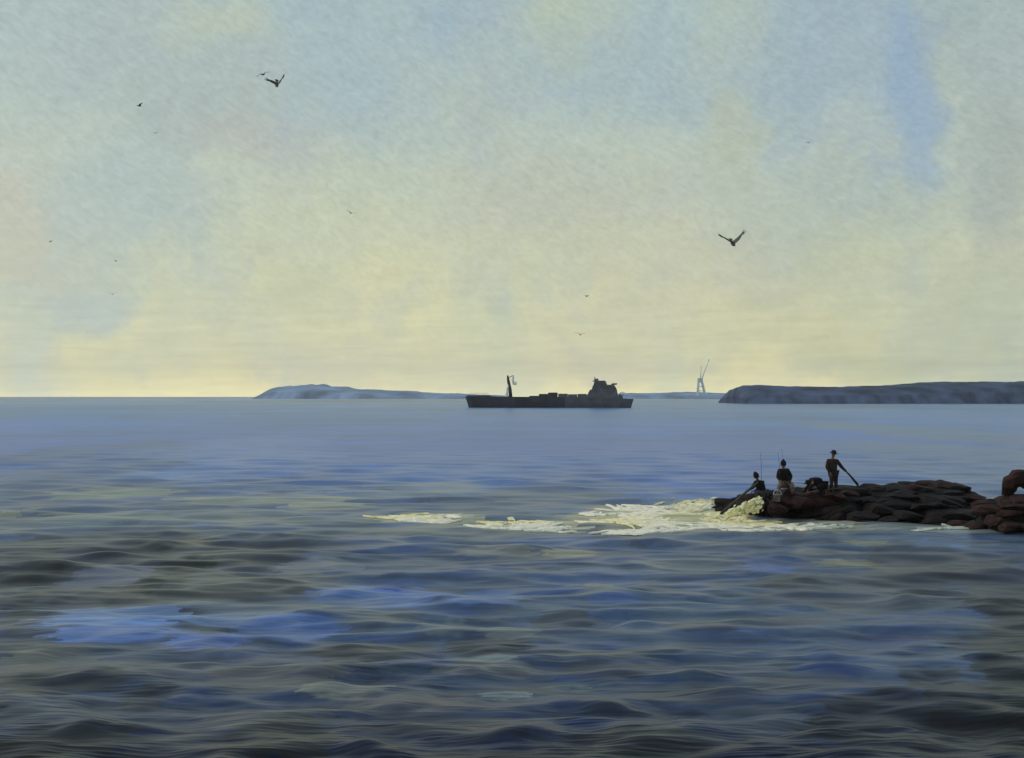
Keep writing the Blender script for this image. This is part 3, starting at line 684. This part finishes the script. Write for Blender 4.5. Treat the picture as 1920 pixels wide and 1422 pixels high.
# ------------------------------------------------------------------ cargo ship
def cargo_ship():
    D = 492.0; s = D / F; yc = 1029
    wl = HY + F * H / D
    root = empty('cargo_ship', (X_(yc, D), D, 0), R(-5)); tag(root, 'dark cargo ship on the horizon with a mast forward and bridge aft', 'ship')
    lx = lambda px: (px - yc) * s; lz = lambda py: (wl - py) * s
    m_h = mat('hull_dark', (.028, .026, .042), .7, .4, .25, .2); m_h2 = mat('hull_aft_paint', (.085, .08, .105), .7, .3, .3, .2)
    m_s = mat('superstructure_grey', (.11, .105, .13), .7, .3, .4, .2); m_d = mat('hatch_dark', (.032, .029, .042), .7, .4, .3, .2)
    m_w = mat('mast_pale', (.8, .79, .72), .7, .2, .5, 0); m_g = mat('bridge_glass', (.01, .012, .016), .15, .1, 1, 0, spec=.5)
    B = 5.6
    def hull(name, x0, x1, m, bow=False, stern=False, zt0=4.2, zt1=4.2):
        bm = bmesh.new(); g = []; xs = np.linspace(x0, x1, 18)
        for x in xs:
            t = (x - x0) / (x1 - x0); hb = B
            if bow: hb = B * min(1, (.06 + (t * 2.4) ** .7)) if t < .42 else B
            if stern: hb = B * min(1, ((1 - t) * 3.2 + .45) ** .7)
            zt = zt0 + (zt1 - zt0) * t; row = []
            for k, (fy, z) in enumerate(((-.5, -1.2), (-.86, .2), (-.97, zt * .5), (-1, zt), (1, zt), (.97, zt * .5), (.86, .2), (.5, -1.2))):
                rake = -1.6 * (1 - t) * (z / zt) if bow else (1.2 * t * (z / zt) if stern else 0)
                row.append(bm.verts.new((x + rake, fy * hb, z)))
            g.append(row)
        for a, b in zip(g, g[1:]):
            for k in range(8): bm.faces.new((a[k], b[k], b[(k + 1) % 8], a[(k + 1) % 8]))
        bm.faces.new(g[0]); bm.faces.new(g[-1][::-1]); return from_bm(name, bm, m, root)
    h = hull('hull', lx(878), lx(1060), m_h, bow=True, zt0=5.0, zt1=4.7); h['label'] = 'blackish forward half of the hull'
    h2 = hull('hull', lx(1060) + .01, lx(1182), m_h2, stern=True, zt0=4.7, zt1=3.9); h2['label'] = 'brownish grey aft half of the hull'
    def part(name, x0, x1, y0, y1, z0, z1, m, bev=.12, parent=root, taper=None):
        bm = bmesh.new(); box(bm, x0, x1, y0, y1, z0, z1, bev, taper); return from_bm(name, bm, m, parent)
    fc = part('forecastle', lx(880), lx(919), -3.6, 3.6, 4.1, lz(741.5), m_h, .3, taper=(-1.2, 0))
    part('windlass', lx(921), lx(928), -1.6, 1.6, 4.1, lz(743.5), m_h, .2)
    part('winch', lx(930), lx(936), -1.6, 1.6, 4.1, lz(746), m_h, .2)
    bm = bmesh.new(); z0, z1 = 4.05, lz(747)
    part('hatch_coaming', lx(972), lx(1098), -4.4, 4.4, 4.02, lz(746.5), m_d, .1)
    # hatch covers, rising over the deck cargo aft
    zs = [(974, 744.5), (993, 742.5), (1011, 739), (1028, 736.3), (1047, 738.5), (1065, 739.5), (1083, 739)]
    for (p0, ty) in zs: part('hatch_cover', lx(p0) + .1, lx(p0 + 17), -4.2, 4.2, lz(746.3), lz(ty), m_d if p0 < 1045 else m_s, .25)
    dh = part('deckhouse', lx(1097), lx(1160), -4.8, 4.8, 3.7, lz(731), m_s, .15, taper=(2.2, -1.0))
    up = part('upper_deckhouse', lx(1109), lx(1156), -4.4, 4.4, lz(730.8), lz(722), m_s, .15, taper=(.8, -1.2))
    for k in range(7):
        xx = lx(1113 + k * 6)
        for zc in (lz(735), lz(726.3)):
            w = part('porthole', xx - .28, xx + .28, -4.86, -4.5, zc - .3, zc + .3, m_g, .08, up if zc > lz(730) else dh)
    br = part('bridge', lx(1113), lx(1138), -4.9, 4.9, lz(721.8), lz(716), m_s, .12, taper=(.3, -.6))
    for k in range(5): part('window', lx(1114.5) + k * 1.12, lx(1114.5) + k * 1.12 + .85, -4.96, -4.7, lz(720.3), lz(717.8), m_g, .05, br)
    part('bridge_roof', lx(1111), lx(1135), -5.2, 5.2, lz(715.8), lz(714.4), m_s, .1)
    part('radar_house', lx(1114), lx(1122), -1.5, 1.5, lz(714.2), lz(710.5), m_s, .15)
    bm = bmesh.new(); tube(bm, [(lx(1115.5), 0, lz(711)), (lx(1114.5), 0, lz(706.5))], [.22, .1], 8); from_bm('radar_mast', bm, m_s, root)
    fn = part('funnel', lx(1145), lx(1156), -1.7, 1.7, lz(722), lz(719), m_h2, .4, taper=(.5, .3))
    part('aft_house', lx(1159.5), lx(1169), -4.2, 4.2, 3.5, lz(739), m_s, .2, taper=(0, -1.1))
    part('mooring_deck', lx(1169.2), lx(1178), -3.6, 3.6, 3.3, lz(747.5), m_h2, .2, taper=(0, -1.2))
    bm = bmesh.new(); tube(bm, [(lx(1161), -4.6, lz(737)), (lx(1163), -4.6, lz(738.2)), (lx(1169), -4.6, lz(738.2)), (lx(1171), -4.6, lz(737))], [.25, .8, .8, .25], 8); from_bm('lifeboat', bm, m_w, root, True)
    # cargo mast: dark post, pale derrick lashed beside it, hook loop
    bm = bmesh.new(); tube(bm, [(lx(957.5), -.2, 4.0), (lx(956), -.2, lz(730)), (lx(952.5), -.2, lz(712)), (lx(951.5), -.2, lz(704))], [.85, .75, .6, .3], 10); ms = from_bm('mast', bm, m_h, root, True)
    part('mast_house', lx(943), lx(966), -2, 2, 4.02, lz(748), m_h, .2)
    bm = bmesh.new(); tube(bm, [(lx(951.5), -2.4, lz(756)), (lx(950.5), -2.2, lz(740)), (lx(952.5), -1.6, lz(722))], [.75, .6, .35], 8); from_bm('derrick', bm, m_w, root, True)
    bm = bmesh.new(); tube(bm, [(lx(962.5), -.6, lz(703.5)), (lx(961.5), -.6, lz(712)), (lx(963.5), -.6, lz(720)), (lx(967), -.6, lz(721)), (lx(967.5), -.6, lz(716))], [.35, .5, .55, .5, .3], 8); from_bm('cargo_hook', bm, m_w, root, True)
    bm = bmesh.new(); tube(bm, [(lx(952.5), -.4, lz(709)), (lx(958), -.5, lz(706)), (lx(962.5), -.6, lz(704))], .16, 6); from_bm('mast_arm', bm, m_h, root, True)
    # rails
    for (a, b, zz) in ((882, 916, 741.3), (1162, 1176, 746)):
        bm = bmesh.new(); tube(bm, [(lx(a), -3.5, lz(zz) + .9), (lx(b), -3.5, lz(zz) + .9)], .06, 5)
        for q in np.linspace(a, b, 7): tube(bm, [(lx(q), -3.5, lz(zz) - .1), (lx(q), -3.5, lz(zz) + .9)], .05, 5)
        from_bm('railing', bm, m_s, root)
cargo_ship()

# ------------------------------------------------------------------ crane on the far shore
def crane():
    D = 1790.0; s = D / F; m = mat('crane_pale_blue', (.62, .70, .78), .7, .15, .05, 0)
    base = Vector((X_(1315, D), D, Ztop(741, D))); root = empty('harbour_crane', base)
    tag(root, 'faint pale blue crane with two thin raised jibs, left of the headland', 'crane')
    L_ = lambda px, py, dy=0: Vector((X_(px, D), D + dy, Ztop(py, D))) - base
    bm = bmesh.new(); a, b = L_(1315, 742), L_(1313, 717)
    for k in range(4):
        sx, sy = ((-1, -1), (1, -1), (1, 1), (-1, 1))[k]
        tube(bm, [a + Vector((sx * 6.2, sy * 6, 0)), b + Vector((sx * 3.0, sy * 3, 0))], 1.3, 6)
    for t in (.35, .7):
        c = a.lerp(b, t); w = 6.2 + (3.0 - 6.2) * t
        for (p, q) in (((-1, -1), (1, -1)), ((1, -1), (1, 1)), ((1, 1), (-1, 1)), ((-1, 1), (-1, -1))): tube(bm, [c + Vector((p[0] * w, p[1] * w, 0)), c + Vector((q[0] * w, q[1] * w, 0))], .7, 5)
    from_bm('portal', bm, m, root)
    bm = bmesh.new(); box(bm, b.x - 4.2, b.x + 3.6, -4, 4, b.z - .5, b.z + 6.5, .4); from_bm('cab', bm, m, root)
    bm = bmesh.new(); tube(bm, [L_(1313, 712), L_(1315, 686)], [.9, .4], 6); from_bm('jib', bm, m, root)
    bm = bmesh.new(); tube(bm, [L_(1315, 713), L_(1321, 697), L_(1329, 677)], [1.0, .7, .45], 6); j = from_bm('jib', bm, m, root)
    bm = bmesh.new(); tube(bm, [L_(1328.6, 678), L_(1329.4, 674)], [1.0, .8], 8); from_bm('pulley', bm, m, root)
crane()

# ------------------------------------------------------------------ gulls
m_gull = mat('gull_dark_grey', (.055, .060, .056), .9, .35, 8, .2); m_gullw = mat('gull_wing_grey', (.10, .10, .105), .9, .35, 8, .2); m_beak = mat('beak', (.25, .18, .05), .6, .1, 5, 0)
def wing_mesh(sgn, up1, up2, span, m):
    """inner and outer wing raised by up1, up2 (radians), with separate tip feathers"""
    bm = bmesh.new(); secs = []
    a = Vector((0, 0, 0)); n = 7
    for i in range(n + 1):
        t = i / n; ang = up1 if t < .45 else up2
        if i: a = a + Vector((sgn * math.cos(ang), 0, math.sin(ang))) * span / n
        ch = .28 * (1 - .25 * t) if t < .5 else .28 * (.875 - .62 * (t - .5) * 2 * .9)
        sw = -.05 * t if t < .45 else -.0225 + .16 * (t - .45)
        th = .022 * (1 - t) + .006
        secs.append([bm.verts.new(a + Vector((0, sw - ch * .4, 0))), bm.verts.new(a + Vector((0, sw - ch * .1, th))), bm.verts.new(a + Vector((0, sw + ch * .6, .004))), bm.verts.new(a + Vector((0, sw - ch * .1, -th * .5)))])
    for p, q in zip(secs, secs[1:]):
        for k in range(4): bm.faces.new((p[k], q[k], q[(k + 1) % 4], p[(k + 1) % 4]))
    bm.faces.new(secs[0]); bm.faces.new(secs[-1][::-1])
    tip = a; dr = Vector((sgn * math.cos(up2), 0, math.sin(up2)))
    for k in range(4): tube(bm, [tip + Vector((0, -.04 + .05 * k, 0)) - dr * .05, tip + Vector((0, .0 + .075 * k, 0)) + dr * (.12 - .02 * k)], [.014, .004], 5)
    bmesh.ops.recalc_face_normals(bm, faces=bm.faces)
    me = bpy.data.meshes.new('wing'); bm.to_mesh(me); bm.free(); me.materials.append(m); return me
def body_mesh():
    bm = bmesh.new()
    tube(bm, [(0, -.26, .025), (0, -.22, .03), (0, -.17, .02), (0, -.08, 0), (0, .06, -.005), (0, .18, .01), (0, .26, .02)], [.012, .038, .045, .065, .065, .04, .015], 10)
    me = bpy.data.meshes.new('body'); bmesh.ops.recalc_face_normals(bm, faces=bm.faces); bm.to_mesh(me); bm.free(); me.materials.append(m_gull); me.shade_smooth(); return me
def tail_mesh():
    bm = bmesh.new()
    v = [bm.verts.new(p) for p in ((-.03, .2, .02), (.03, .2, .02), (.08, .37, .025), (0, .39, .025), (-.08, .37, .025))]; w = [bm.verts.new(x.co + Vector((0, 0, .012))) for x in v]
    bm.faces.new(v[::-1]); bm.faces.new(w)
    for k in range(5): bm.faces.new((v[k], v[(k + 1) % 5], w[(k + 1) % 5], w[k]))
    bmesh.ops.recalc_face_normals(bm, faces=bm.faces); me = bpy.data.meshes.new('tail'); bm.to_mesh(me); bm.free(); me.materials.append(m_gull); return me
def beak_mesh():
    bm = bmesh.new(); tube(bm, [(0, -.255, .022), (0, -.31, .012)], [.014, .004], 6); me = bpy.data.meshes.new('beak'); bm.to_mesh(me); bm.free(); me.materials.append(m_beak); return me
G_BODY, G_TAIL, G_BEAK = body_mesh(), tail_mesh(), beak_mesh()
def gull(px, py, d, label, l=(.35, .15), r=(.9, 1.1), heading=R(25), bank=0.0, pitch=0.0, scale=1.0, group=None, wings=None, span=.56):
    root = empty('gull', P(px, py, d)); root.rotation_euler = (pitch, bank, heading); root.scale = (scale,) * 3
    tag(root, label, 'bird', group)
    link('body', G_BODY, None, root); link('tail', G_TAIL, None, root); link('beak', G_BEAK, None, root)
    wl, wr = wings or (wing_mesh(-1, l[0], l[1], span, m_gull), wing_mesh(1, r[0], r[1], span, m_gullw))
    a = link('wing', wl, None, root); b_ = link('wing', wr, None, root); a.location = (-.04, 0, .03); b_.location = (.04, 0, .03)
    return root, (wl, wr)
gull(519, 159, 52, 'largest dark gull high in the left sky with one wing raised', (.35, .1), (1.05, 1.15), R(18), .1, .72, 1.2, None, None, .36)
gull(1374, 457, 44, 'gull with wings lifted in a V, alone in the right sky above the headland', (.5, .35), (.95, 1.0), R(8), .06, .55, 1.1, None, None, .50)
_, fw = gull(494, 140, 95, 'small crescent-shaped gull just left of and above the largest dark gull', (.45, -.3), (.35, -.25), R(40), -.5)
far = [(261, 199, 120, 'far gull speck at upper left, left of and below the largest gull'), (291, 250, 210, 'tiny gull speck below the far gull at upper left'),
       (658, 400, 150, 'far gull speck alone in the middle left of the sky'), (94, 454, 220, 'tiny gull speck near the left edge, halfway up the sky'),
       (211, 552, 150, 'far gull speck low in the left sky, nearest the sea of those on the left'), (217, 490, 260, 'tiniest gull speck just above the low left gull'),
       (1516, 268, 180, 'far gull speck in the upper right sky, left of the blue patch'), (1100, 556, 180, 'tiny gull speck right of centre, the upper of two over the ship'),
       (1088, 628, 120, 'far gull speck lower of two right above the cargo ship bridge')]
fwings = (wing_mesh(-1, .4, .1, .5, m_gull), wing_mesh(1, .6, .3, .5, m_gull))
for i, (px, py, d, lb) in enumerate(far):
    gull(px, py, d, lb, heading=R(-40 + 37 * i % 90), bank=(-.4 + .17 * i) % .6 - .2, pitch=.1, group='far gulls scattered over the sky', wings=fwings)

# ------------------------------------------------------------------ haze
def haze():
    bm = bmesh.new(); box(bm, -7700, 7700, -420, SEA_FAR + 60, -3, 130)
    m = bpy.data.materials.new('haze_air'); m.use_nodes = True; nt = m.node_tree; nt.nodes.clear()
    v = nt.nodes.new('ShaderNodeVolumePrincipled'); v.inputs['Color'].default_value = (.82, .88, .97, 1); v.inputs['Density'].default_value = .00015; v.inputs['Anisotropy'].default_value = .35
    o = nt.nodes.new('ShaderNodeOutputMaterial'); nt.links.new(v.outputs[0], o.inputs['Volume'])
    ob = from_bm('haze', bm, m); tag(ob, 'thin blue haze lying over the sea', 'haze', kind='stuff'); ob.display_type = 'WIRE'
haze()
